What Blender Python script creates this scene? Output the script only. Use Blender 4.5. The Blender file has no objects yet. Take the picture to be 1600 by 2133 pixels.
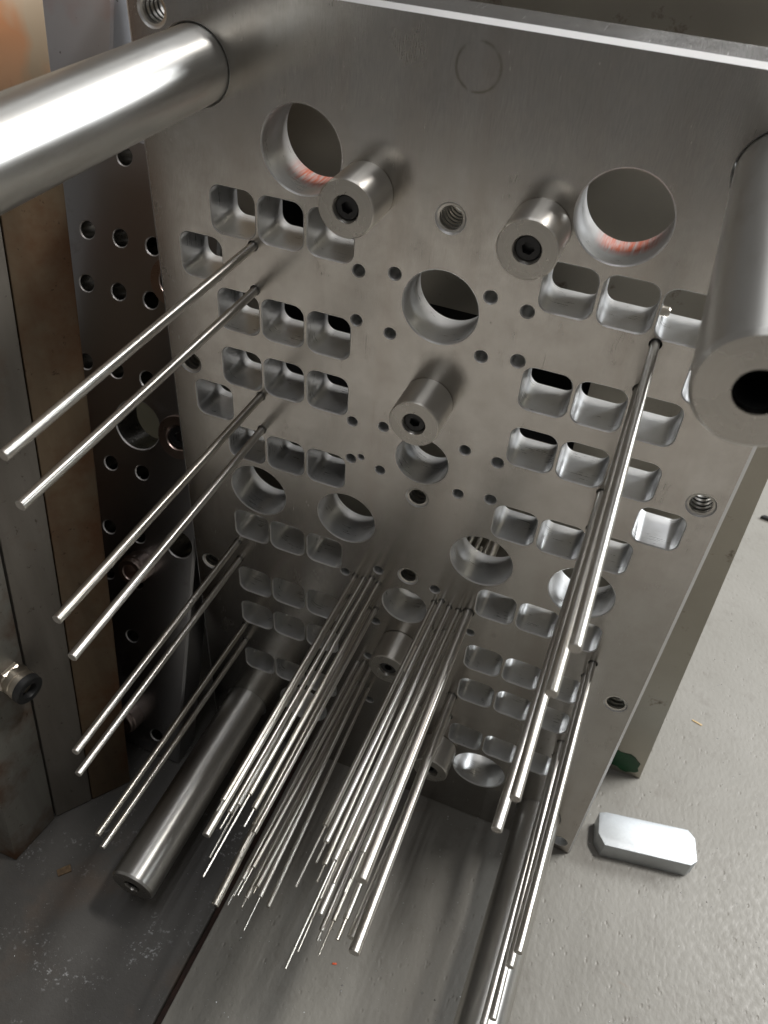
import bpy, bmesh, math, random
from mathutils import Vector, Matrix
from mathutils.geometry import delaunay_2d_cdt
random.seed(7)
sc = bpy.context.scene
COL = sc.collection
MM = 0.001
PI = math.pi
R = math.radians
# ------------------------------------------------------------------ camera, world, lamps, exposure
cam = bpy.data.cameras.new('camera')
cam_ob = bpy.data.objects.new('camera', cam)
COL.objects.link(cam_ob)
CX = Vector((0.928598, 0.365784, 0.062506))
CY = Vector((-0.290524, 0.611816, 0.735715))
CZ = CX.cross(CY)
cam_ob.matrix_world = Matrix((
    (CX.x, CY.x, CZ.x, 0.1302),
    (CX.y, CY.y, CZ.y, -0.4753),
    (CX.z, CY.z, CZ.z, 0.8612),
    (0, 0, 0, 1)))
cam.sensor_fit = 'HORIZONTAL'
cam.sensor_width = 36.0
cam.lens = 39.105
cam.clip_start = 0.01
cam.clip_end = 100
cam.dof.use_dof = True
cam.dof.focus_distance = 0.62
cam.dof.aperture_fstop = 18.0
sc.camera = cam_ob

w = bpy.data.worlds.new('World')
sc.world = w
w.use_nodes = True
bg = w.node_tree.nodes['Background']
bg.inputs['Color'].default_value = (1.0, 0.97, 0.93, 1)
bg.inputs['Strength'].default_value = 0.125

def area(name, loc, target, sx, sy, power, col):
    l = bpy.data.lights.new(name, 'AREA')
    l.shape = 'RECTANGLE'
    l.size, l.size_y, l.energy, l.color = sx, sy, power, col
    o = bpy.data.objects.new(name, l)
    COL.objects.link(o)
    o.location = loc
    d = Vector(target) - Vector(loc)
    o.rotation_euler = d.to_track_quat('-Z', 'Y').to_euler()
    return o
area('ceiling_lamp', (0.85, 0.50, 2.6), (0.1, -0.1, 0.2), 0.50, 0.14, 35, (1.0, 0.98, 0.95))
area('pocket_side_light', (2.35, 1.28, 1.55), (0.1, 0.06, 0.35), 0.5, 0.6, 42, (0.93, 0.97, 1.0))  # added lamp, aimed through the side gap to light the pockets
area('back_window', (1.9, 1.95, 1.95), (0.1, 0.0, 0.5), 0.6, 0.6, 34, (0.93, 0.97, 1.0))
area('window_light', (0.9, 2.3, 2.3), (0, 0, 0.4), 2.6, 1.1, 22, (0.95, 0.97, 1.0))
for tx, tp in ((-0.42, 3.6), (0.02, 3.6), (0.34, 2.6)):
    tube = area('tube_lamp', (tx, -0.05, 2.62), (tx, -0.05, 0), 0.045, 2.1, tp * 1.1, (0.97, 0.98, 1.0))
    tube.rotation_euler = (0, 0, 0)
floor_fill = area('floor_fill_light', (-0.3, -2.9, 2.4), (-0.3, -2.9, 0), 4.0, 2.6, 27, (1.0, 0.98, 0.95))  # added unseen fill: lights the floor that the plate face mirrors
floor_fill.data.spread = R(45)

sc.view_settings.view_transform = 'Standard'
sc.view_settings.look = 'None'
sc.view_settings.exposure = 0.12
sc.view_settings.gamma = 1
sc.cycles.max_bounces = 8
sc.cycles.glossy_bounces = 6
sc.cycles.caustics_reflective = False

# ------------------------------------------------------------------ materials
def mat(name):
    m = bpy.data.materials.new(name)
    m.use_nodes = True
    nt = m.node_tree
    return m, nt, nt.nodes['Principled BSDF']

class G:
    """small node-graph helper"""
    def __init__(s, nt):
        s.nt = nt
        s.tc = nt.nodes.new('ShaderNodeTexCoord')
    def n(s, t, **k):
        x = s.nt.nodes.new(t)
        for a, b in k.items():
            setattr(x, a, b)
        return x
    def put(s, sock, v):
        if hasattr(v, 'links') or isinstance(v, bpy.types.NodeSocket):
            s.nt.links.new(v, sock)
        else:
            sock.default_value = v
    def coords(s, scale=(1, 1, 1), rot=(0, 0, 0), loc=(0, 0, 0)):
        m = s.n('ShaderNodeMapping')
        s.nt.links.new(s.tc.outputs['Object'], m.inputs['Vector'])
        m.inputs['Scale'].default_value = scale
        m.inputs['Rotation'].default_value = rot
        m.inputs['Location'].default_value = loc
        return m.outputs[0]
    def noise(s, vec, scale, detail=4, rough=0.6, out='Fac'):
        x = s.n('ShaderNodeTexNoise')
        s.put(x.inputs['Vector'], vec)
        x.inputs['Scale'].default_value = scale
        x.inputs['Detail'].default_value = detail
        x.inputs['Roughness'].default_value = rough
        return x.outputs[out]
    def voro(s, vec, scale, feature='F1', out='Distance'):
        x = s.n('ShaderNodeTexVoronoi', feature=feature)
        s.put(x.inputs['Vector'], vec)
        x.inputs['Scale'].default_value = scale
        return x.outputs[out]
    def ramp(s, v, a, b, lo=0.0, hi=1.0):
        x = s.n('ShaderNodeMapRange')
        s.put(x.inputs['Value'], v)
        x.inputs['From Min'].default_value = a
        x.inputs['From Max'].default_value = b
        x.inputs['To Min'].default_value = lo
        x.inputs['To Max'].default_value = hi
        return x.outputs[0]
    def math(s, op, a, b=0.0, c=0.0):
        x = s.n('ShaderNodeMath', operation=op)
        s.put(x.inputs[0], a)
        s.put(x.inputs[1], b)
        s.put(x.inputs[2], c)
        return x.outputs[0]
    def mix(s, f, a, b):
        x = s.n('ShaderNodeMix', data_type='RGBA')
        s.put(x.inputs['Factor'], f)
        for sock, v in ((x.inputs[6], a), (x.inputs[7], b)):
            if isinstance(v, tuple):
                sock.default_value = (*v, 1) if len(v) == 3 else v
            else:
                s.nt.links.new(v, sock)
        return x.outputs[2]
    def bump(s, h, strength, dist):
        x = s.n('ShaderNodeBump')
        s.put(x.inputs['Height'], h)
        x.inputs['Strength'].default_value = strength
        x.inputs['Distance'].default_value = dist
        return x.outputs[0]
    def xyz(s):
        x = s.n('ShaderNodeSeparateXYZ')
        s.nt.links.new(s.tc.outputs['Object'], x.inputs[0])
        return x.outputs

def steel(name, col, rough, stretch=None, rvar=0.08, cvar=0.12, bump=0.0, dirt=None, scale=60, dirt_at=(0.58, 0.72), turned=0):
    m, nt, b = mat(name)
    g = G(nt)
    v = g.coords()
    vs = g.coords(scale=stretch) if stretch else v
    fine = g.noise(vs, 900 if stretch else 500, 3, .6)
    big = g.noise(v, scale * .15, 4, .6)
    c = g.mix(g.ramp(big, .3, .7, 0, 1), tuple(x * (1 - cvar) for x in col), tuple(min(1, x * (1 + cvar)) for x in col))
    if dirt:
        d = g.ramp(g.noise(v, scale, 6, .7), dirt_at[0], dirt_at[1])
        c = g.mix(d, c, dirt)
        met = g.math('SUBTRACT', 1.0, g.math('MULTIPLY', d, .7))
        g.put(b.inputs['Metallic'], met)
    else:
        b.inputs['Metallic'].default_value = 1
    g.put(b.inputs['Base Color'], c)
    r = g.math('ADD', g.ramp(fine, .3, .7, rough - rvar * .5, rough + rvar * .5), g.ramp(big, .3, .7, -rvar * .5, rvar * .5))
    g.put(b.inputs['Roughness'], r)
    if bump:
        g.put(b.inputs['Normal'], g.bump(fine, bump, .0004))
    if turned:
        # turned / ground round the Y axis: grooves run round the axis, highlights spread along it
        t = g.n('ShaderNodeTangent', direction_type='RADIAL', axis='Y')
        g.put(b.inputs['Tangent'], t.outputs[0])
        b.inputs['Anisotropic'].default_value = turned
        b.inputs['Anisotropic Rotation'].default_value = .25
    return m, g, b

def vary(m, lo, hi, oil, amount):
    nt = m.node_tree
    b = nt.nodes['Principled BSDF']
    g = G(nt)
    inf = g.n('ShaderNodeObjectInfo')
    tint = g.mix(inf.outputs['Random'], lo, hi)
    n = g.noise(g.coords(scale=(1, .25, 1)), 60, 5, .65)
    g.put(b.inputs['Base Color'], g.mix(g.ramp(n, .5, .72, 0, amount), tint, oil))

# ground face of the perforated plate: brushed, scratched, faint stain ring, orange marking paint in the bores
def plate_material():
    m, nt, b = mat('ground_plate_steel')
    g = G(nt)
    v = g.coords()
    big = g.noise(v, 7, 4, .6)
    mid = g.noise(v, 45, 5, .65)
    grain = g.noise(g.coords(scale=(14, 1, 1), rot=(0, R(35), 0)), 110, 3, .6)
    scr = g.noise(g.coords(scale=(60, 1, 1.2), rot=(0, R(-38), 0)), 9, 2, .5)
    scr2 = g.noise(g.coords(scale=(50, 1, 1), rot=(0, R(-52), 0)), 14, 2, .5)
    s = g.math('MAXIMUM', g.ramp(scr, .69, .74), g.ramp(scr2, .71, .76))
    patch = g.ramp(g.noise(v, 11, 2, .5), .5, .62)
    s = g.math('MULTIPLY', s, patch)
    x, y, z = g.xyz()
    # ring-shaped coolant stain
    dx = g.math('SUBTRACT', x, .0055)
    dz = g.math('SUBTRACT', z, .739)
    d = g.math('SQRT', g.math('ADD', g.math('MULTIPLY', dx, dx), g.math('MULTIPLY', dz, dz)))
    ring = g.math('SUBTRACT', 1.0, g.ramp(g.math('ABSOLUTE', g.math('SUBTRACT', d, .0125)), 0, .0012))
    ring = g.math('MULTIPLY', ring, g.ramp(g.noise(v, 90, 3, .6), .36, .5, 0, .85))
    c = g.mix(g.ramp(big, .3, .7), (.44, .425, .40), (.53, .515, .49))
    c = g.mix(g.ramp(mid, .35, .75, 0, .55), c, (.36, .335, .305))
    band = g.noise(g.coords(scale=(1, 1, .12), rot=(0, R(6), 0)), 26, 4, .6)
    c = g.mix(g.ramp(band, .48, .68, 0, .5), c, (.37, .335, .30))
    smear = g.noise(g.coords(scale=(1, 1, .4), rot=(0, R(30), 0), loc=(.2, 0, .1)), 34, 5, .7)
    c = g.mix(g.ramp(smear, .60, .72, 0, .35), c, (.30, .275, .245))
    c = g.mix(g.math('MULTIPLY', s, .6), c, (.22, .20, .18))
    c = g.mix(ring, c, (.24, .22, .18))
    pits = g.ramp(g.voro(g.coords(loc=(.3, .1, .2)), 55), .03, .05, 1, 0)
    pits = g.math('MULTIPLY', pits, g.ramp(g.noise(v, 16, 2, .5), .5, .56))
    c = g.mix(g.math('MULTIPLY', pits, .8), c, (.12, .11, .10))
    g.put(b.inputs['Base Color'], c)
    b.inputs['Metallic'].default_value = 1
    r = g.math('ADD', g.ramp(grain, .3, .7, .18, .25), g.ramp(mid, .3, .7, -.03, .04))
    r = g.math('ADD', r, g.ramp(smear, .55, .72, 0, .07))
    g.put(b.inputs['Roughness'], g.math('ADD', r, g.math('MULTIPLY', s, .1)))
    g.put(b.inputs['Normal'], g.bump(g.math('ADD', g.math('MULTIPLY', grain, .5), g.math('MULTIPLY', s, -.6)), .12, .0004))
    return m

def bore_material():
    m, nt, b = mat('machined_bore_steel')
    g = G(nt)
    v = g.coords()
    x, y, z = g.xyz()
    feed = g.noise(g.coords(scale=(1, 30, 1)), 40, 3, .6)
    cloud = g.noise(v, 60, 4, .6)
    c = g.mix(g.ramp(cloud, .3, .7), (.80, .80, .79), (.90, .90, .90))
    # orange marking paint brushed on the lower back of the two big upper bores
    ax = g.math('ABSOLUTE', x)
    ex = g.math('ABSOLUTE', g.math('SUBTRACT', ax, g.ramp(x, -.01, .01, .0995, .1045)))
    mx = g.ramp(ex, .012, .021, 1, 0)
    my = g.math('MULTIPLY', g.ramp(y, .012, .021), 1.0)
    mz = g.math('MULTIPLY', g.ramp(z, .640, .645), g.ramp(z, .672, .660))
    streak = g.ramp(g.noise(g.coords(scale=(14, 1, 1)), 34, 4, .75), .30, .58)
    k = g.math('MULTIPLY', g.math('MULTIPLY', mx, my), g.math('MULTIPLY', mz, streak))
    c = g.mix(g.math('MULTIPLY', k, .95), c, (.62, .13, .055))
    g.put(b.inputs['Base Color'], c)
    g.put(b.inputs['Metallic'], g.math('SUBTRACT', .66, g.math('MULTIPLY', k, .62)))
    g.put(b.inputs['Roughness'], g.math('ADD', g.ramp(cloud, .3, .7, .28, .38), g.ramp(feed, .3, .7, -.05, .05)))
    g.put(b.inputs['Normal'], g.bump(feed, .12, .0004))
    return m

M = {}
M['plate'] = plate_material()
M['bore'] = bore_material()
M['thread'] = steel('thread_steel', (.60, .58, .54), .40)[0]
M['edge'] = steel('chamfer_highlight_steel', (.66, .65, .64), .40, rvar=.1, cvar=.1)[0]  # paler than the plate: light caught by the chamfers put into the colour
M['edge'].node_tree.nodes['Principled BSDF'].inputs['Metallic'].default_value = .6
M['pin'] = steel('polished_pin_steel', (.70, .68, .635), .36, rvar=.01, cvar=.03, turned=.88)[0]
vary(M['pin'], (.56, .535, .48), (.74, .725, .69), (.38, .32, .24), .5)
M['guide'] = steel('honed_guide_pin_steel', (.68, .67, .64), .40, stretch=(1, .03, 1), rvar=.05, cvar=.05, turned=.85)[0]
vary(M['guide'], (.66, .65, .62), (.68, .67, .64), (.48, .45, .40), .45)
M['pillar'] = steel('turned_pillar_steel', (.70, .67, .62), .40, stretch=(1, 30, 1), rvar=.04, cvar=.06, turned=.88)[0]
def faced_material():
    # faced on a lathe: fine concentric tool rings
    m, nt, b = mat('faced_end_steel')
    g = G(nt)
    x, y, z = g.xyz()
    d = g.math('SQRT', g.math('ADD', g.math('MULTIPLY', x, x), g.math('MULTIPLY', z, z)))
    cx = g.n('ShaderNodeCombineXYZ')
    g.put(cx.inputs[0], d)
    rings = g.noise(cx.outputs[0], 1400, 2, .6)
    cloud = g.noise(g.coords(), 70, 3, .5)
    g.put(b.inputs['Base Color'], g.mix(g.ramp(rings, .3, .7), (.35, .335, .31), (.41, .395, .37)))
    b.inputs['Metallic'].default_value = 1
    g.put(b.inputs['Roughness'], g.ramp(cloud, .3, .7, .24, .32))
    return m
M['pillar_face'] = faced_material()
M['key'] = steel('bright_key_steel', (.55, .57, .58), .6, rvar=.12, cvar=.14, dirt=(.45, .22, .10), scale=110, dirt_at=(.68, .72))[0]
M['dark_plate'] = steel('oily_dark_plate_steel', (.42, .42, .43), .36, rvar=.1, cvar=.22, dirt=(.14, .08, .05), scale=9, dirt_at=(.58, .80))[0]
def lit_top_tone(m):
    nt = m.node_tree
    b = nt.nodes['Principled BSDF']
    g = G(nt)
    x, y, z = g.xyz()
    k = g.ramp(z, .60, .70)  # paler upper part: light on the plate top put into its colour
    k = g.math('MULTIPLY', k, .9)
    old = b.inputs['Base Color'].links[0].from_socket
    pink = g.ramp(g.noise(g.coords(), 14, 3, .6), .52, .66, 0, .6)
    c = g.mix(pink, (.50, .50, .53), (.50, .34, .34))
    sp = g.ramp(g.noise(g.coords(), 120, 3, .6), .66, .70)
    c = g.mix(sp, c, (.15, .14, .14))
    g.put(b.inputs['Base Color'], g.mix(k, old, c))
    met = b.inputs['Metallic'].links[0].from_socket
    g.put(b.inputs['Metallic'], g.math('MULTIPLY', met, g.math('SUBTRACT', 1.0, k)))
lit_top_tone(M['dark_plate'])
M['stained'] = steel('stained_plate_steel', (.43, .405, .35), .42, rvar=.1, cvar=.12, dirt=(.10, .06, .03), scale=38, dirt_at=(.60, .72))[0]
M['brass'] = steel('nickel_brass', (.74, .67, .57), .34, rvar=.1)[0]
M['dark_bore'] = steel('dark_bore_steel', (.22, .21, .20), .30, rvar=.08, cvar=.2)[0]  # darker steel for the bores of the drilled plate
M['ring_steel'] = steel('copper_stained_ring_steel', (.48, .39, .35), .32, rvar=.1, cvar=.2)[0]

def plain(name, col, rough, metallic=0.0, cvar=.15, scale=120, bump=0.0):
    m, nt, b = mat(name)
    g = G(nt)
    n = g.noise(g.coords(), scale, 4, .6)
    g.put(b.inputs['Base Color'], g.mix(g.ramp(n, .3, .7), tuple(c * (1 - cvar) for c in col), tuple(c * (1 + cvar) for c in col)))
    b.inputs['Roughness'].default_value = rough
    b.inputs['Metallic'].default_value = metallic
    if bump:
        g.put(b.inputs['Normal'], g.bump(n, bump, .0006))
    return m
M['black'] = plain('black_oxide_and_shade', (.012, .012, .013), .38)  # screw finish, also the shade colour of thread grooves and pin holes
M['void'] = plain('near_black', (.006, .006, .006), .8)  # even near-black inside the guide pin bores and the block slot
M['black_plastic'] = plain('black_plastic', (.02, .02, .02), .45)
M['green'] = plain('green_paint', (.012, .10, .035), .45, cvar=.4, scale=60, bump=.3)
M['cream'] = plain('cream_card', (.62, .58, .42), .7, cvar=.06, scale=20)
M['orange'] = plain('orange_plastic', (.80, .12, .04), .5)
M['wood'] = plain('wood_sliver', (.60, .42, .20), .6)
M['flake'] = plain('rust_flake_brown', (.13, .085, .045), .8, cvar=.5, scale=300)
M['swarf'] = plain('steel_swarf', (.85, .85, .85), .3, metallic=1.0)
M['grit'] = plain('dark_grit', (.05, .045, .04), .6)
M['seam'] = plain('rusty_seam_dirt', (.035, .014, .008), .7, cvar=.5, scale=90)

def rust_material(name, a, b_, rustc, amount, paint=None):
    m, nt, b = mat(name)
    g = G(nt)
    v = g.coords()
    cl = g.noise(v, 9, 6, .65)
    st = g.noise(g.coords(scale=(1, 1, .12)), 45, 4, .6)
    c = g.mix(g.ramp(st, .3, .7), a, b_)
    k = g.ramp(cl, amount, amount + .16)
    c = g.mix(k, c, rustc)
    spots = g.ramp(g.noise(v, 130, 4, .7), .64, .70, 0, .7)
    c = g.mix(spots, c, tuple(x * .35 for x in rustc))
    if paint:
        pc, z0, z1 = paint  # cream band near the top also carries the lit tone, put into the colour
        x, y, z = g.xyz()
        q = g.math('MULTIPLY', g.ramp(z, z0, z0 + .05), g.ramp(z, z1, z1 - .05))
        q = g.math('MULTIPLY', q, g.ramp(g.noise(v, 22, 3, .6), .25, .45, 0, .95))
        c = g.mix(q, c, pc)
        oq = g.math('MULTIPLY', q, g.ramp(g.noise(g.coords(loc=(.13, .4, .02), scale=(1, 1, .5)), 26, 3, .5), .5, .6, 0, .8))
        c = g.mix(oq, c, (.65, .24, .08))
    g.put(b.inputs['Base Color'], c)
    g.put(b.inputs['Metallic'], g.ramp(cl, .35, .75, .35, .0))
    g.put(b.inputs['Roughness'], g.ramp(cl, .3, .7, .42, .7))
    g.put(b.inputs['Normal'], g.bump(g.math('ADD', cl, g.math('MULTIPLY', st, .3)), .25, .001))
    return m
M['rust_brown'] = rust_material('rusty_brown_steel', (.135, .095, .058), (.20, .145, .09), (.13, .06, .025), .44, paint=((.60, .47, .33), .68, .80))
M['rust_grey'] = rust_material('weathered_grey_steel', (.19, .17, .145), (.25, .23, .20), (.16, .10, .06), .52)
M['rust_white'] = rust_material('rusty_whitewashed_steel', (.26, .25, .22), (.36, .35, .31), (.14, .07, .035), .40)

def bench_material():
    m, nt, b = mat('hammered_bench_paint')
    g = G(nt)
    v = g.coords()
    vd = g.coords(scale=(1, .62, 1), rot=(0, 0, R(35)))
    peel = g.noise(vd, 210, 2, .45)
    pit = g.ramp(g.voro(vd, 170), .10, .30)
    pm = g.ramp(g.noise(v, 75, 2, .5), .50, .62)
    pits = g.math('MULTIPLY', g.math('SUBTRACT', 1.0, pit), pm)
    cloud = g.noise(v, 6, 5, .6)
    c = g.mix(g.ramp(cloud, .3, .7), (.265, .25, .218), (.315, .298, .265))
    c = g.mix(g.math('MULTIPLY', pits, .30), c, (.19, .165, .14))
    rust = g.ramp(g.noise(g.coords(scale=(.6, 2.2, 1), loc=(.06, .02, 0)), 16, 5, .7), .66, .78, 0, .45)
    c = g.mix(rust, c, (.28, .15, .08))
    grime = g.ramp(g.noise(v, 28, 6, .7), .54, .74, 0, .5)
    c = g.mix(grime, c, (.20, .18, .155))
    g.put(b.inputs['Base Color'], c)
    g.put(b.inputs['Roughness'], g.ramp(peel, .3, .7, .36, .52))
    h = g.math('SUBTRACT', peel, g.math('MULTIPLY', pits, .9))
    g.put(b.inputs['Normal'], g.bump(h, .4, .0009))
    return m
M['bench'] = bench_material()

def table_material():
    m, nt, b = mat('grimy_dark_table_steel')
    g = G(nt)
    v = g.coords()
    cl = g.noise(v, 12, 6, .65)
    c = g.mix(g.ramp(cl, .3, .7), (.040, .034, .027), (.072, .067, .060))
    fl = g.math('MULTIPLY', g.ramp(g.noise(v, 260, 3, .7), .58, .68), g.ramp(g.noise(v, 22, 3, .6), .52, .66))
    c = g.mix(g.math('MULTIPLY', fl, .7), c, (.42, .42, .42))
    br = g.ramp(g.noise(g.coords(loc=(.4, .2, 0)), 9, 4, .6), .55, .72, 0, .6)
    c = g.mix(br, c, (.10, .065, .04))
    g.put(b.inputs['Base Color'], c)
    g.put(b.inputs['Roughness'], g.ramp(cl, .3, .7, .45, .6))
    g.put(b.inputs['Normal'], g.bump(g.noise(v, 300, 4, .6), .3, .0008))
    return m
M['table'] = table_material()

# ------------------------------------------------------------------ object helpers
def tag(o, label=None, cat=None, group=None, kind=None):
    if label: o['label'] = label
    if cat: o['category'] = cat
    if group: o['group'] = group
    if kind: o['kind'] = kind
    return o
def link(name, me, mats, parent=None, smooth=30):
    for m_ in mats:
        me.materials.append(m_)
    if smooth:
        for p in me.polygons:
            p.use_smooth = True
        me.set_sharp_from_angle(angle=R(smooth))
    o = bpy.data.objects.new(name, me)
    COL.objects.link(o)
    if parent:
        o.parent = parent
    return o
def empty(name, loc=(0, 0, 0)):
    o = bpy.data.objects.new(name, None)
    o.empty_display_size = .02
    COL.objects.link(o)
    o.location = loc
    return o
def pydata(name, v, f, mi=None):
    me = bpy.data.meshes.new(name)
    me.from_pydata(v, [], f)
    if mi:
        me.polygons.foreach_set('material_index', mi)
    bm = bmesh.new()
    bm.from_mesh(me)
    bmesh.ops.remove_doubles(bm, verts=bm.verts, dist=1e-7)
    bmesh.ops.recalc_face_normals(bm, faces=bm.faces)
    bm.to_mesh(me)
    bm.free()
    me.update()
    return me

def circle(cx, cz, r, n):
    return [(cx + r * math.cos(2 * PI * i / n), cz + r * math.sin(2 * PI * i / n)) for i in range(n)]
def rrect(cx, cz, hx, hz, r, seg=6):
    pts = []
    for k, (sx, sz) in enumerate(((1, 1), (-1, 1), (-1, -1), (1, -1))):
        for i in range(seg + 1):
            a = PI / 2 * (k + i / seg)
            pts.append((cx + sx * (hx - r) + r * math.cos(a), cz + sz * (hz - r) + r * math.sin(a)))
    return pts

class Cut:
    """a contour cut through a plate: shape(offset) -> points, and a wall profile [(depth, offset, material)]"""
    def __init__(s, shape, prof):
        s.shape, s.prof = shape, prof

def inside(p, poly):
    r = False
    for i in range(len(poly)):
        a, b = poly[i - 1], poly[i]
        if (a.y > p.y) != (b.y > p.y) and p.x < (b.x - a.x) * (p.y - a.y) / (b.y - a.y) + a.x:
            r = not r
    return r

def perforated(name, outline, cuts, T):
    """a plate of thickness T (mm), front face in the XZ plane at y=0; walls of every cut follow their profile"""
    V, F, MI = [], [], []
    def add(loop, y):
        i = len(V)
        V.extend((x * MM, y * MM, z * MM) for x, z in loop)
        return list(range(i, i + len(loop)))
    fronts, backs = [], []
    for c in [outline] + cuts:
        prev = None
        for (y, off, mi) in c.prof:
            cur = add(c.shape(off), y)
            if prev:
                n = len(cur)
                for i in range(n):
                    F.append((prev[i], prev[(i + 1) % n], cur[(i + 1) % n], cur[i]))
                    MI.append(mi)
            else:
                fronts.append(cur)
            prev = cur
        backs.append(prev)
    for loops in (fronts, backs):
        pts, edges, ids = [], [], []
        for lp in loops:
            s = len(pts)
            n = len(lp)
            for i in lp:
                pts.append(Vector((V[i][0] * 1000, V[i][2] * 1000)))
                ids.append(i)
            edges += [(s + i, s + (i + 1) % n) for i in range(n)]
        vo, eo, fo, ov, oe, of = delaunay_2d_cdt(pts, edges, [], 0, 1e-5)
        y = V[loops[0][0]][1]
        owner = []
        for k, lp in enumerate(loops):
            owner += [k] * len(lp)
        mp, own = [], []
        for k, p in enumerate(vo):
            if ov[k]:
                mp.append(ids[ov[k][0]])
                own.append(owner[ov[k][0]])
            else:
                V.append((p.x / 1000, y, p.y / 1000))
                mp.append(len(V) - 1)
                own.append(-1)
        polys = [[pts[i] for i in range(len(pts)) if owner[i] == k] for k in range(len(loops))]
        for f in fo:
            o = {own[i] for i in f}
            if len(o) == 1:
                k = o.pop()
                c = sum((vo[i] for i in f), Vector((0, 0))) / len(f)
                if inside(c, polys[k]) != (k == 0):
                    continue
            F.append(tuple(mp[i] for i in f))
            MI.append(0)
    return pydata(name, V, F, MI)

def through(T, ch=.6, mi=1):
    return [(0, ch, 0), (ch, 0, 3), (T - .5, 0, mi), (T, .5, 0)]
def threaded(T, ch=1.0, pitch=4.4):
    p = [(0, ch, 0), (ch, 0, 3)]
    y = ch
    while y + pitch < T - .6:
        p += [(y + .4, -1.5, 2), (y + 2.8, -1.5, 2), (y + 3.1, 0, 4), (y + pitch, 0, 4)]  # black grooves: shade between the thread crests put into the colour
        y += pitch
    p += [(T - .5, 0, 2), (T, .5, 0)]
    return p
def cut_circle(x, z, r, T, ch=.6, thread=False, n=None):
    n = n or (64 if r > 15 else 32 if r > 6 else 20)
    return Cut(lambda o: circle(x, z, r + o, n), threaded(T, ch) if thread else through(T, ch))
def cut_rrect(x, z, h, r, T, ch=.8):
    return Cut(lambda o: rrect(x, z, h + o, h + o, r + o), through(T, ch))

def lathe(name, prof, n=32, mi=None):
    """solid of revolution about -Y (towards the viewer): prof = [(distance along -Y, radius)] in mm"""
    V, F, MI = [], [], []
    for l, r in prof:
        for i in range(n):
            a = 2 * PI * i / n
            V.append((r * math.cos(a) * MM, -l * MM, r * math.sin(a) * MM))
    for k in range(len(prof) - 1):
        for i in range(n):
            j = (i + 1) % n
            F.append((k * n + i, k * n + j, (k + 1) * n + j, (k + 1) * n + i))
            MI.append(mi[k] if mi else 0)
    F.append(tuple(range(n))); MI.append(0)
    F.append(tuple(range((len(prof) - 1) * n, len(prof) * n))); MI.append(mi[-1] if mi else 0)
    return pydata(name, V, F, MI)

def prism(name, base, h0, h1, shear=(0, 0), bevel=0.0):
    """vertical prism over a ground polygon (mm), leaning by shear per unit of height"""
    bm = bmesh.new()
    lo = [bm.verts.new(((x + shear[0] * h0) * MM, (y + shear[1] * h0) * MM, h0 * MM)) for x, y in base]
    hi = [bm.verts.new(((x + shear[0] * h1) * MM, (y + shear[1] * h1) * MM, h1 * MM)) for x, y in base]
    n = len(base)
    bm.faces.new(lo)
    bm.faces.new(hi)
    for i in range(n):
        bm.faces.new((lo[i], lo[(i + 1) % n], hi[(i + 1) % n], hi[i]))
    bmesh.ops.recalc_face_normals(bm, faces=bm.faces)
    if bevel:
        bmesh.ops.bevel(bm, geom=list(bm.edges), offset=bevel * MM, segments=2, profile=.5, affect='EDGES')
    me = bpy.data.meshes.new(name)
    bm.to_mesh(me)
    bm.free()
    return me

def weighted(o):
    m_ = o.modifiers.new('weighted_normal', 'WEIGHTED_NORMAL')
    m_.keep_sharp = True
    m_.weight = 80

# ------------------------------------------------------------------ the setting: bench, dark table, seam
me = prism('bench_top', [(-97, -430), (2600, -430), (2600, 2600), (-97, 2600)], -40, 0, bevel=1.5)
tag(link('bench_top', me, [M['bench']]), kind='structure')
me = prism('dark_table', [(-1800, -430), (-104, -430), (-104, 2600), (-1800, 2600)], -40, -1.5, bevel=1.5)
tag(link('dark_table', me, [M['table']]), kind='structure')
me = prism('table_seam', [(-106, -429), (-95, -429), (-95, 2600), (-106, 2600)], -42, -9)
tag(link('table_seam', me, [M['seam']]), kind='structure')

me = prism('shop_floor', [(-4000, -4000), (4000, -4000), (4000, 4000), (-4000, 4000)], -900, -850)
tag(link('shop_floor', me, [plain('shop_floor_paint', (.41, .385, .35), .6, scale=6)]), kind='structure')

# ------------------------------------------------------------------ the perforated mold plate
T = 36
HZ = 384
Z = lambda zc: zc + HZ
cuts = []
for r in (242.5, 168.6, 120, 47):
    for s in (1, -1):
        for c in (150, 114.6, 78.6):
            for sx in (1, -1):
                cuts.append(cut_rrect(sx * c, Z(s * r), 16.3, 7.6, T))
for x, z in ((-177, 205), (-177, 83), (177.5, 84), (177, 205)):
    cuts.append(cut_rrect(x, Z(z), 16.2, 7.6, T))
for x, z, r in ((-99.4, 292, 27), (99.4, 292, 27.2), (-99.4, -292, 27), (99.4, -292, 27.2), (0, 210.7, 25.8), (0, -210.7, 25.8),
                (0, 82.4, 20.7), (0, -82.6, 20.7), (-141.2, -.5, 25.6), (141.2, -.5, 25.7), (-59.2, -.3, 25.6), (59.2, -.3, 25.6)):
    cuts.append(cut_circle(x, Z(z), r, T, .8))
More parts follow.
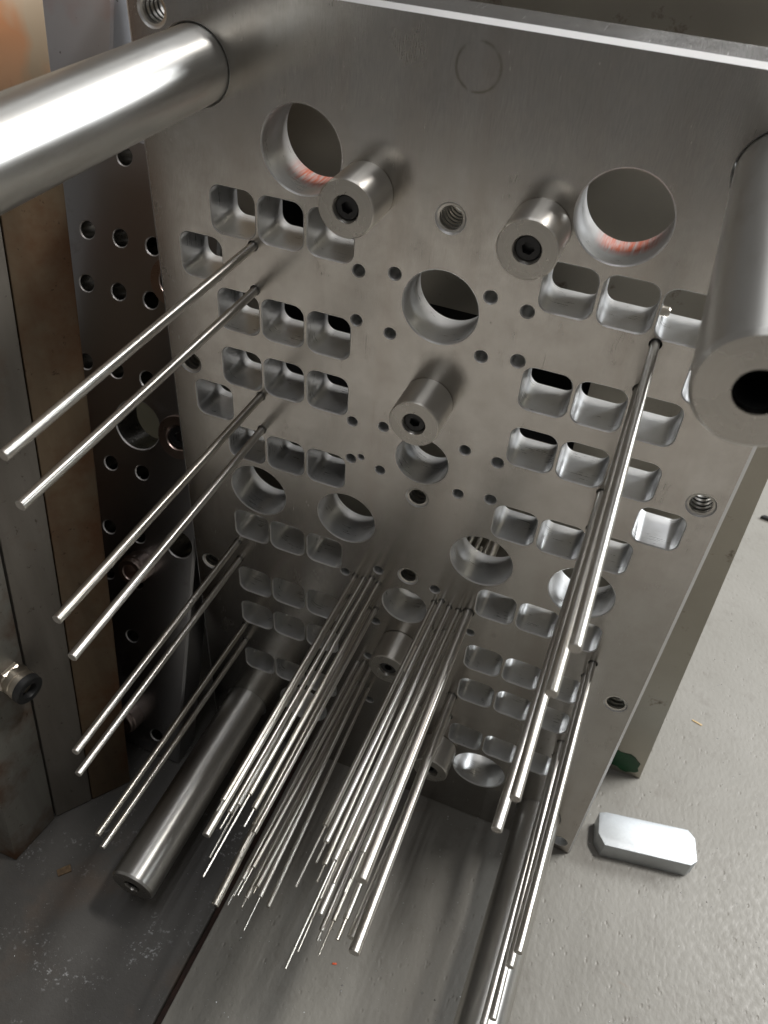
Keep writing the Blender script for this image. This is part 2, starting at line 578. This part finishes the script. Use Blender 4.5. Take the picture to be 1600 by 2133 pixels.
for x, z, r in ((-58, 223, 4.2), (-32.7, 227, 4.2), (32, 226.7, 4.2), (56.6, 223, 4.2), (-58, 186.5, 4), (-33, 183, 4), (32, 183.4, 4.2), (56.8, 187, 4.6),
                (-57.6, 100.8, 3.9), (-32.5, 104, 3.9), (31.5, 104, 4), (56.7, 101.2, 4.3), (-57.4, 65, 3.9), (-49, 69.2, 2.3), (-32.6, 62, 3.8), (31.6, 61.8, 3.9),
                (56.8, 65.5, 4.3), (-57.8, -64.5, 4.0), (-27, -49, 4.2), (25.1, -49.6, 4.2), (-25.6, -116.5, 4.2), (-30, -170.5, 4), (-25, -240, 4.2),
                (62, -88.5, 3.6), (200, -365, 8), (-200, -365, 8)):
    cuts.append(cut_circle(x, Z(z), r, T, .8))
for x, z, r in ((0, 270.8, 9), (0, 45.5, 8.6), (0, -44.5, 8.4), (197.5, 114.5, 9.2), (-196, 113, 8.8), (197.5, -116.5, 9.2), (-197, -112, 8.8), (-196, 355, 9), (196, 355, 9)):
    cuts.append(cut_circle(x, Z(z), r, T, 1.1, thread=True))
for sx in (1, -1):
    for sz in (1, -1):
        cuts.append(cut_circle(sx * 170, Z(sz * 329), 23.2, T, .8))

# ejector pins: (key, base x, base z, shoulder length, tip length, tip x, tip z, shank radius, tip radius)
PINS = [
 ('left', -136, 606.0, 0, 247, -137.5, 601.8, 3.1, 0), ('left', -136, 573.0, 0, 247, -136.6, 570.0, 3.1, 0),
 ('left', -135, 483.4, 0, 247, -135.9, 482.1, 3.1, 0), ('left', -135.5, 450.8, 0, 247, -132.9, 449.1, 3.1, 0),
 ('left', -166, 311, 0, 247, -158.3, 327, 2.9, 0), ('left', -165.5, 288.8, 0, 247, -162.6, 295.0, 2.8, 0),
 ('left', -165, 192, 0, 247, -165.0, 199.5, 2.7, 0), ('left', -165.5, 167.5, 0, 247, -165.0, 177.0, 2.7, 0),
 ('right', 136.5, 605.6, 0, 248, 139.8, 601.8, 2.9, 0), ('right', 135.3, 572.4, 0, 249, 136.7, 570.8, 2.9, 0),
 ('right', 133.0, 484.7, 0, 250, 136.2, 483.7, 2.95, 0), ('right', 133.3, 450.2, 0, 250, 132.4, 448.6, 2.95, 0),
 ('right', 168, 308.5, 0, 246, 167.9, 308.2, 2.9, 0), ('right', 166, 289, 0, 249, 166.4, 290.1, 2.9, 0),
 ('right', 166.5, 187, 0, 248, 170.4, 189, 2.9, 0), ('right', 166, 163, 0, 248, 166.5, 164, 2.9, 0),
 ('a', -48.3, 318.0, 239, 247, -38.7 - 6, 330.0, 1.5, .5), ('a', -40, 318.0, 239, 252, -40.2, 317.7, 1.5, .55), ('a', -50.5, 289.0, 213, 255, -50.9, 271.2, 1.6, .55),
 ('a', -32.5, 322.5, 224, 286, -32.8, 321.9, 1.55, .55), ('a', -26, 318.0, 230, 244, -26.4, 317.3, 1.6, .55), ('a', -57, 286.0, 0, 247, -57.0, 285.3, 3.1, 0),
 ('a', -26.5, 284.0, 231, 251, -27.4, 283.6, 1.6, .6), ('a', -32.5, 280.5, 224, 246, -30.7, 278.7, 1.5, .55), ('a', -57, 198.0, 0, 252, -56.9, 175.7, 3.3, 0),
 ('a', -48, 164.0, 212, 243, -50.7, 164.5, 1.5, .5), ('a', -40.5, 197.0, 232, 246, -41.2, 197.0, 1.6, .5), ('a', -33.5, 201.0, 222, 246, -37.5, 201.2, 1.6, .5),
 ('a', -39, 164.0, 232, 240, -39.7, 163.2, 1.65, .55), ('a', -33, 167.0, 222, 228, -35.2, 167.8, 1.8, .5), ('a', -27, 197.0, 239, 266, -21.6, 197.8, 1.55, .5),
 ('a', -27, 162.0, 0, 233, -19.4, 167.8, 1.5, 0),
 ('b', 26, 318.0, 222, 267, 23.4, 317.5, 1.55, .6), ('b', 32.5, 322.5, 235, 250, 30.0, 323.7, 1.6, .6), ('b', 26.5, 284.0, 232, 245, 28.5, 282.8, 1.65, .6),
 ('b', 40, 318.0, 242, 314, 39.4, 319.6, 1.55, .6), ('b', 48.3, 318.0, 232, 255, 45.0, 317.0, 1.7, .7), ('b', 32.5, 280.5, 254, 290, 35.7, 280.1, 1.6, .55),
 ('b', 39.5, 285.5, 0, 265, 39.9, 285.4, 1.7, 0), ('b', 27, 162.0, 231, 239, 27.0, 162.0, 1.75, .6), ('b', 33, 167.0, 222, 250, 33.5, 167.6, 1.75, .6),
 ('b', 39, 164.0, 216, 233, 41.9, 164.0, 2.6, 1.7), ('b', 50.5, 289.0, 216, 236, 50.7, 288.6, 1.6, .7), ('b', 40.5, 197.0, 193, 211, 37.0, 200.0, 1.9, .7),
 ('b', 57, 319.7, 0, 248, 61.0, 320.2, 4.4, 0), ('b', 57, 198.0, 0, 249, 61.4, 199.2, 4.5, 0), ('b', 57, 164.0, 0, 227, 51.5, 162.6, 4.0, 0),
]
for key, x, z, sh, l, tx, tz, r, tr in PINS:
    hr = {'left': 3.9, 'right': 4.0}.get(key, r * 1.3 + .8 if r < 2.2 else r + 1.0)
    cuts.append(Cut(lambda o, x=x, z=z, hr=hr: circle(x + .2, z + .45, hr + o, 24), [(0, .1, 0), (.1, 0, 0), (T - .5, 0, 4), (T, .5, 0)]))  # black walls: shade inside the pin holes put into the colour

outline = Cut(lambda o: [(-215 + o, o), (215 - o, o), (215 - o, 762 - o), (-215 + o, 762 - o)], [(0, 2.6, 0), (2.6, 0, 3), (T - 2, 0, 0), (T, 2, 0)])
plate = link('mold_plate', perforated('mold_plate', outline, cuts, T), [M['plate'], M['bore'], M['thread'], M['edge'], M['black']])
weighted(plate)
tag(plate, 'upright ground steel mold plate full of square pockets and round bores', 'mold plate')

# guide pins: hollow-ended hardened posts pressed into the four corners
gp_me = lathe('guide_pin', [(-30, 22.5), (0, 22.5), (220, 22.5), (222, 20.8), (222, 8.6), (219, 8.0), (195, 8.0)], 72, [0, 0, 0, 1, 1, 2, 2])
for i, (sx, sz, ln) in enumerate(((-1, 1, 1.0), (1, 1, .965), (-1, -1, 1.02), (1, -1, 1.02))):
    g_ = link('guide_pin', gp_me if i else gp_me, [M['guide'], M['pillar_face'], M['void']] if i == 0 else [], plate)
    g_.location = (sx * .170, 0, (HZ + sz * 329) * MM)
    g_.scale = (1, ln, 1)

# support pillars with a sunk socket screw
pil_me = lathe('support_pillar', [(0.05, 17.2), (.9, 18), (31.2, 18), (32, 17.2), (32, 8.6), (31.5, 8.3), (24, 8.3)], 56, [0, 0, 0, 1, 1, 0, 0])
def screw_mesh():
    V, F = [], []
    n = 30
    def ring(r, y, hexa=False):
        s = len(V)
        for i in range(n):
            a = 2 * PI * i / n
            rr = r
            if hexa:
                b_ = (a % (PI / 3)) - PI / 6
                rr = r * math.cos(PI / 6) / math.cos(b_)
            V.append((rr * math.cos(a) * MM, y * MM, rr * math.sin(a) * MM))
        return s
    rs = [ring(7.6, -24), ring(7.6, -28.6), ring(6.9, -29.4), ring(3.9, -29.4, True), ring(3.7, -25.5, True)]
    for a, b in zip(rs, rs[1:]):
        for i in range(n):
            F.append((a + i, a + (i + 1) % n, b + (i + 1) % n, b + i))
    F.append(tuple(range(rs[0], rs[0] + n)))
    F.append(tuple(range(rs[-1], rs[-1] + n)))
    return pydata('socket_screw', V, F)
scr_me = screw_mesh()
for i, (x, zc) in enumerate(((-55.3, 276.5), (54.6, 276.5), (0, 138.4), (0, -137), (55, -272.5))):
    p_ = link('support_pillar', pil_me, [M['pillar'], M['pillar_face']] if i == 0 else [], plate)
    p_.location = (x * MM, 0, Z(zc) * MM)
    s_ = link('socket_screw', scr_me, [M['black']] if i == 0 else [], p_)
    s_.rotation_euler = (0, random.uniform(0, 1), 0)

tip_ = link('screw_tip', lathe('screw_tip', [(-2, 3.2), (5, 3.2), (6, 2.4)], 16), [M['brass']], plate)
tip_.location = (.1335, .024, .6165)
tip_.rotation_euler = (0, 0, R(90))

# ------------------------------------------------------------------ ejector pins, each loose in its hole
ORD = ['first', 'second', 'third', 'fourth', 'fifth', 'sixth', 'seventh', 'eighth', 'ninth', 'tenth', 'eleventh', 'twelfth', 'thirteenth', 'fourteenth', 'fifteenth', 'sixteenth']
view = cam_ob.matrix_world.inverted()
def screen_x(x, l, z):
    p = view @ Vector((x * MM, -l * MM, z * MM))
    return p.x / -p.z
order = {}
for key in ('a', 'b'):
    for kind in (True, False):
        ids = [i for i, p in enumerate(PINS) if p[0] == key and (p[3] > 0) == kind]
        ids.sort(key=lambda i: screen_x(PINS[i][5], PINS[i][4], PINS[i][6]))
        for k, i in enumerate(ids):
            order[i] = k
cnt = {'left': 0, 'right': 0}
for i, (key, x, z, sh, l, tx, tz, r, tr) in enumerate(PINS):
    back = -116 if key in 'ab' else -34
    if key in 'ab' and r < 2.2:
        r *= 1.3
        tr *= 1.35
    o = empty('ejector_pin', (x * MM, 0, z * MM))
    if sh:
        body = lathe('shank', [(back, r), (sh - .3, r), (sh, r - .25)], 20)
        tip = lathe('tip', [(sh - .5, tr), (l - .1, tr), (l, tr * .8)], 12)
        link('shank', body, [M['pin']], o)
        link('tip', tip, [M['pin']], o)
    else:
        body = lathe('shank', [(back, r), (l - .35, r), (l, r - .35)], 28, [0, 0, 1])
        link('shank', body, [M['pin'], M['pillar_face']], o)
    d = Vector((tx - x, -l, tz - z)).normalized()
    o.rotation_mode = 'QUATERNION'
    o.rotation_quaternion = Vector((0, -1, 0)).rotation_difference(d)
    if key in cnt:
        k = cnt[key]
        cnt[key] += 1
        lab = f'long plain steel ejector pin, {ORD[k]} from the top of the {key} outer column'
        grp = f'ejector pins in the {key} outer column'
    else:
        side = 'left' if key == 'a' else 'right'
        k = order[i]
        if sh:
            lab = f'stepped ejector pin with slim tip, tip {ORD[k]} from the left in the {side} central bundle'
        else:
            nm = 'thick' if r > 2.5 else 'thin'
            lab = f'{nm} plain ejector pin, {ORD[k]} plain tip from the left in the {side} central bundle'
        grp = f'ejector pins in the {side} central bundle'
    tag(o, lab, 'ejector pin', grp)

# ------------------------------------------------------------------ stained mold block standing behind the plate
def block_outline(o):
    return [(-290, 0), (271.6, 0), (251.5, 505), (196, 505), (196, 775), (-290, 775)]  # hidden upper right shaped with a step so light reaches the pockets
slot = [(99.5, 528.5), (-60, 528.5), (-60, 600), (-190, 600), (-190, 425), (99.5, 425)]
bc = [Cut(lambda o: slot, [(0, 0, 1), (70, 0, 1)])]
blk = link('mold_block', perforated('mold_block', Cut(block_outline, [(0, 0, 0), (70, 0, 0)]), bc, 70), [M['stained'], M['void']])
blk.location = (0, .122, 0)
tag(blk, 'stained grey steel mold block standing behind the perforated plate', 'mold block')
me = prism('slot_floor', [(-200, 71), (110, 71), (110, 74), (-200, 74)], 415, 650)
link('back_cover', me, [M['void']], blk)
# brushed green paint mark at its lower right corner
V = []
random.seed(3)
N = 22
for i in range(N):
    a = 2 * PI * i / N
    rr = 1 + random.uniform(-.16, .16)
    V.append(((247 + 20 * rr * math.cos(a) - 4 * math.sin(a)) * MM, -.0006, (23 + 17 * rr * math.sin(a)) * MM))
V2 = [(x, 0.0008, z) for x, y, z in V]
me = pydata('green_paint_mark', V + V2, [tuple(range(N)), tuple(range(2 * N - 1, N - 1, -1))] + [(i, (i + 1) % N, N + (i + 1) % N, N + i) for i in range(N)])
link('green_paint_mark', me, [M['green']], blk)

# ------------------------------------------------------------------ dark drilled plate leaning at the left
LT = 34
def lean_outline(o):
    return [(-560, 0 + o), (-221.7 - o, 0 + o), (-221.7 - o, 641 - o), (-331 - o, 641 - o), (-331 - o, 860), (-560, 860)]
dc = []
for u in (-351.3, -317.6, -284.6):
    for v in (559.5, 513, 440):
        dc.append(cut_circle(u, v, 7.4, LT, .9))
for u, v in ((-320.5, 344.5), (-285.2, 344.8), (-320.2, 273.3), (-285.4, 274), (-285.4, 219), (-288, 150.6), (-251, 29.5), (-316, 626), (-320, 219)):
    dc.append(cut_circle(u, v, 7.2, LT, .9))
dc.append(cut_circle(-292.5, 392.5, 24, LT, 1))
dc.append(cut_circle(-239.5, 280, 14.2, LT, 1))
dc.append(cut_circle(-246, 456, 8.5, LT, 1, thread=True))
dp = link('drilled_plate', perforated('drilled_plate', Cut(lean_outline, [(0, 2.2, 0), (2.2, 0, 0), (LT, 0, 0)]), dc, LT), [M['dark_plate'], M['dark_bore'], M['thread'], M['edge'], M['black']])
dp.location = (0, -.0733, 0)
dp.rotation_euler = (R(-17.3), 0, 0)
weighted(dp)
tag(dp, 'dark oily drilled steel plate leaning back at the left behind the pins', 'steel plate')
ring_me = lathe('retaining_ring', [(0, 21), (4.2, 21.5), (5, 20.8), (5, 12.5), (4, 11.8), (-1, 11.8)], 44)
for u, v in ((-246, 394.5), (-262, 535)):
    r_ = link('retaining_ring', ring_me, [M['ring_steel']] if not ring_me.materials else [], dp)
    r_.location = (u * MM, 0, v * MM)
    s_ = link('socket_screw', scr_me, [], r_)
    s_.location = (0, .026, 0)
    s_.scale = (1.35, 1, 1.35)
post_me = lathe('bushing', [(0, 15.5), (14, 15.5), (15, 14), (19, 14), (20, 13), (20, 8.6), (19, 8), (5, 8)], 40)
for i, (u, v) in enumerate(((-281, 243), (-284, 46))):
    p_ = link('bushing', post_me, [M['ring_steel']] if i == 0 else [], dp)
    p_.location = (u * MM, 0, v * MM)

# ------------------------------------------------------------------ rusty layered mold stack at the far left
TAN = math.tan(R(7.15))
st = empty('mold_stack', (0, 0, 0))
P0, P1, P2 = Vector((-257.5, -112.2)), Vector((-305.8, -178.4)), Vector((-313, -232.5))
nb = Vector((-(P0 - P1).y, (P0 - P1).x)).normalized() * 160
Pm = P0.lerp(P1, .52)
def layer(a, b, back, m, h=980):
    base = [(a.x, a.y), (b.x, b.y), (b.x + back.x, b.y + back.y), (a.x + back.x, a.y + back.y)]
    return link('mold_layer', prism('mold_layer', base, 0, h, (0, TAN), bevel=1.2), [m], st)
g1 = (P1 - P0).normalized()
layer(P0, Pm - g1 * .5, nb, M['rust_brown'])
layer(Pm + g1 * .5, P1 - g1 * .8, nb, M['rust_grey'])
g2 = (P2 - P1).normalized()
layer(P1 + g2 * 1.0, P2, Vector((-60, 0)), M['rust_white'])
tag(st, 'tall rusty layered mold stack standing at the far left edge', 'mold stack')

# push-in air fitting screwed into the whitewashed layer
fit = empty('air_fitting', (-.3020, -.1660, .2290))
tag(fit, 'small brass push in air fitting with black collar at the far left', 'air fitting')
hexm = lathe('hex_body', [(-14, 8.5), (-2, 8.5), (-1, 7.8)], 6)
link('hex_body', hexm, [M['brass']], fit, smooth=0)
link('barrel', lathe('barrel', [(-2, 7.3), (2, 7.3), (2.4, 6.8), (3, 6.8), (3.4, 7.6), (6, 7.6)], 36), [M['brass']], fit)
link('release_collar', lathe('release_collar', [(5.8, 7.2), (6.4, 7.9), (9.2, 7.6), (9.6, 7), (9.6, 4.2), (9, 3.9), (4, 3.9)], 36), [M['black_plastic']], fit)
fit.rotation_euler = (R(4), 0, R(80))
fit.scale = (1.85, 1.85, 1.85)

# cream card standing behind, seen in the gap at the top left
me = prism('cream_card', [(-700, 260), (-290, 260), (-290, 263), (-700, 263)], 0, 900, (0, .04))
tag(link('cream_card', me, [M['cream']]), 'cream coloured card sheet standing behind the gap at the top left', 'card')

# ------------------------------------------------------------------ loose things on the bench
top = [(233.0, 46.0), (240.0, 49.5), (326.0, 64.5), (334.2, 57.5), (339.0, 32.5), (333.6, 25.5), (245.4, 11.6), (236.4, 22.5)]
me = prism('steel_key_block', top, 0.15, 25, bevel=.5)
tag(link('steel_key_block', me, [M['key']]), 'bright steel key block with chamfered corners lying on the bench', 'steel block')
def chip(name, x, y, sx, sy, sz, rot, m, label, cat, z=0.0):
    me = prism(name, [(-sx, -sy * .8), (sx * .9, -sy), (sx, sy * .9), (-sx * .95, sy)], 0.1, sz, bevel=sz * .15)
    o = link(name, me, [m])
    o.location = (x * MM, y * MM, z * MM)
    o.rotation_euler = (0, 0, rot)
    tag(o, label, cat)
    return o
chip('plastic_chip', 27.4, -196.8, 2.2, .9, .9, .35, M['orange'], 'tiny orange plastic chip lying on the bench below the pins', 'chip')
chip('wood_sliver', 326.7, 228.3, 6.5, 1.0, 1.0, -.25, M['wood'], 'thin pale wood sliver on the bench right of the plates', 'sliver')
chip('black_cable', 470, 655, 90, 3.2, 6, -.11, M['black_plastic'], 'black cable end on the bench at the right edge', 'cable')
chip('rust_flake', -262, -222, 7, 4, 1.8, .9, M['flake'], 'brown flake lying on the dark table by the mold stack', 'flake', z=-1.5)

def scatter(name, n, box, m, smin, smax, label, z0, seed, flat=.35):
    rnd = random.Random(seed)
    V, F = [], []
    for _ in range(n):
        x, y = rnd.uniform(box[0], box[1]), rnd.uniform(box[2], box[3])
        s = smin + (smax - smin) * rnd.random() ** 3
        a = rnd.uniform(0, 2 * PI)
        i = len(V)
        e = rnd.uniform(.35, 1)
        for k in range(3):
            b_ = a + 2 * PI * k / 3
            px, py = s * math.cos(b_), s * e * math.sin(b_)
            V.append(((x + px * math.cos(a) - py * math.sin(a)) * MM, (y + px * math.sin(a) + py * math.cos(a)) * MM, (z0 + .03) * MM))
        V.append((x * MM, y * MM, (z0 + s * flat + .05) * MM))
        F += [(i, i + 1, i + 2), (i, i + 1, i + 3), (i + 1, i + 2, i + 3), (i + 2, i, i + 3)]
    me = bpy.data.meshes.new(name)
    me.from_pydata(V, [], F)
    o = link(name, me, [m], smooth=0)
    tag(o, label, 'swarf', kind='stuff')
scatter('steel_swarf', 1500, (-95, 560, -330, 420), M['swarf'], .3, 1.25, 'bright steel swarf specks scattered over the bench', 0, 1)
scatter('dark_grit', 420, (-95, 620, -420, 420), M['grit'], .25, 1.3, 'dark grit specks scattered over the bench', 0, 2)
scatter('pale_swarf', 520, (-330, -106, -400, 40), M['swarf'], .15, .6, 'pale swarf specks scattered over the dark table', -1.5, 4)
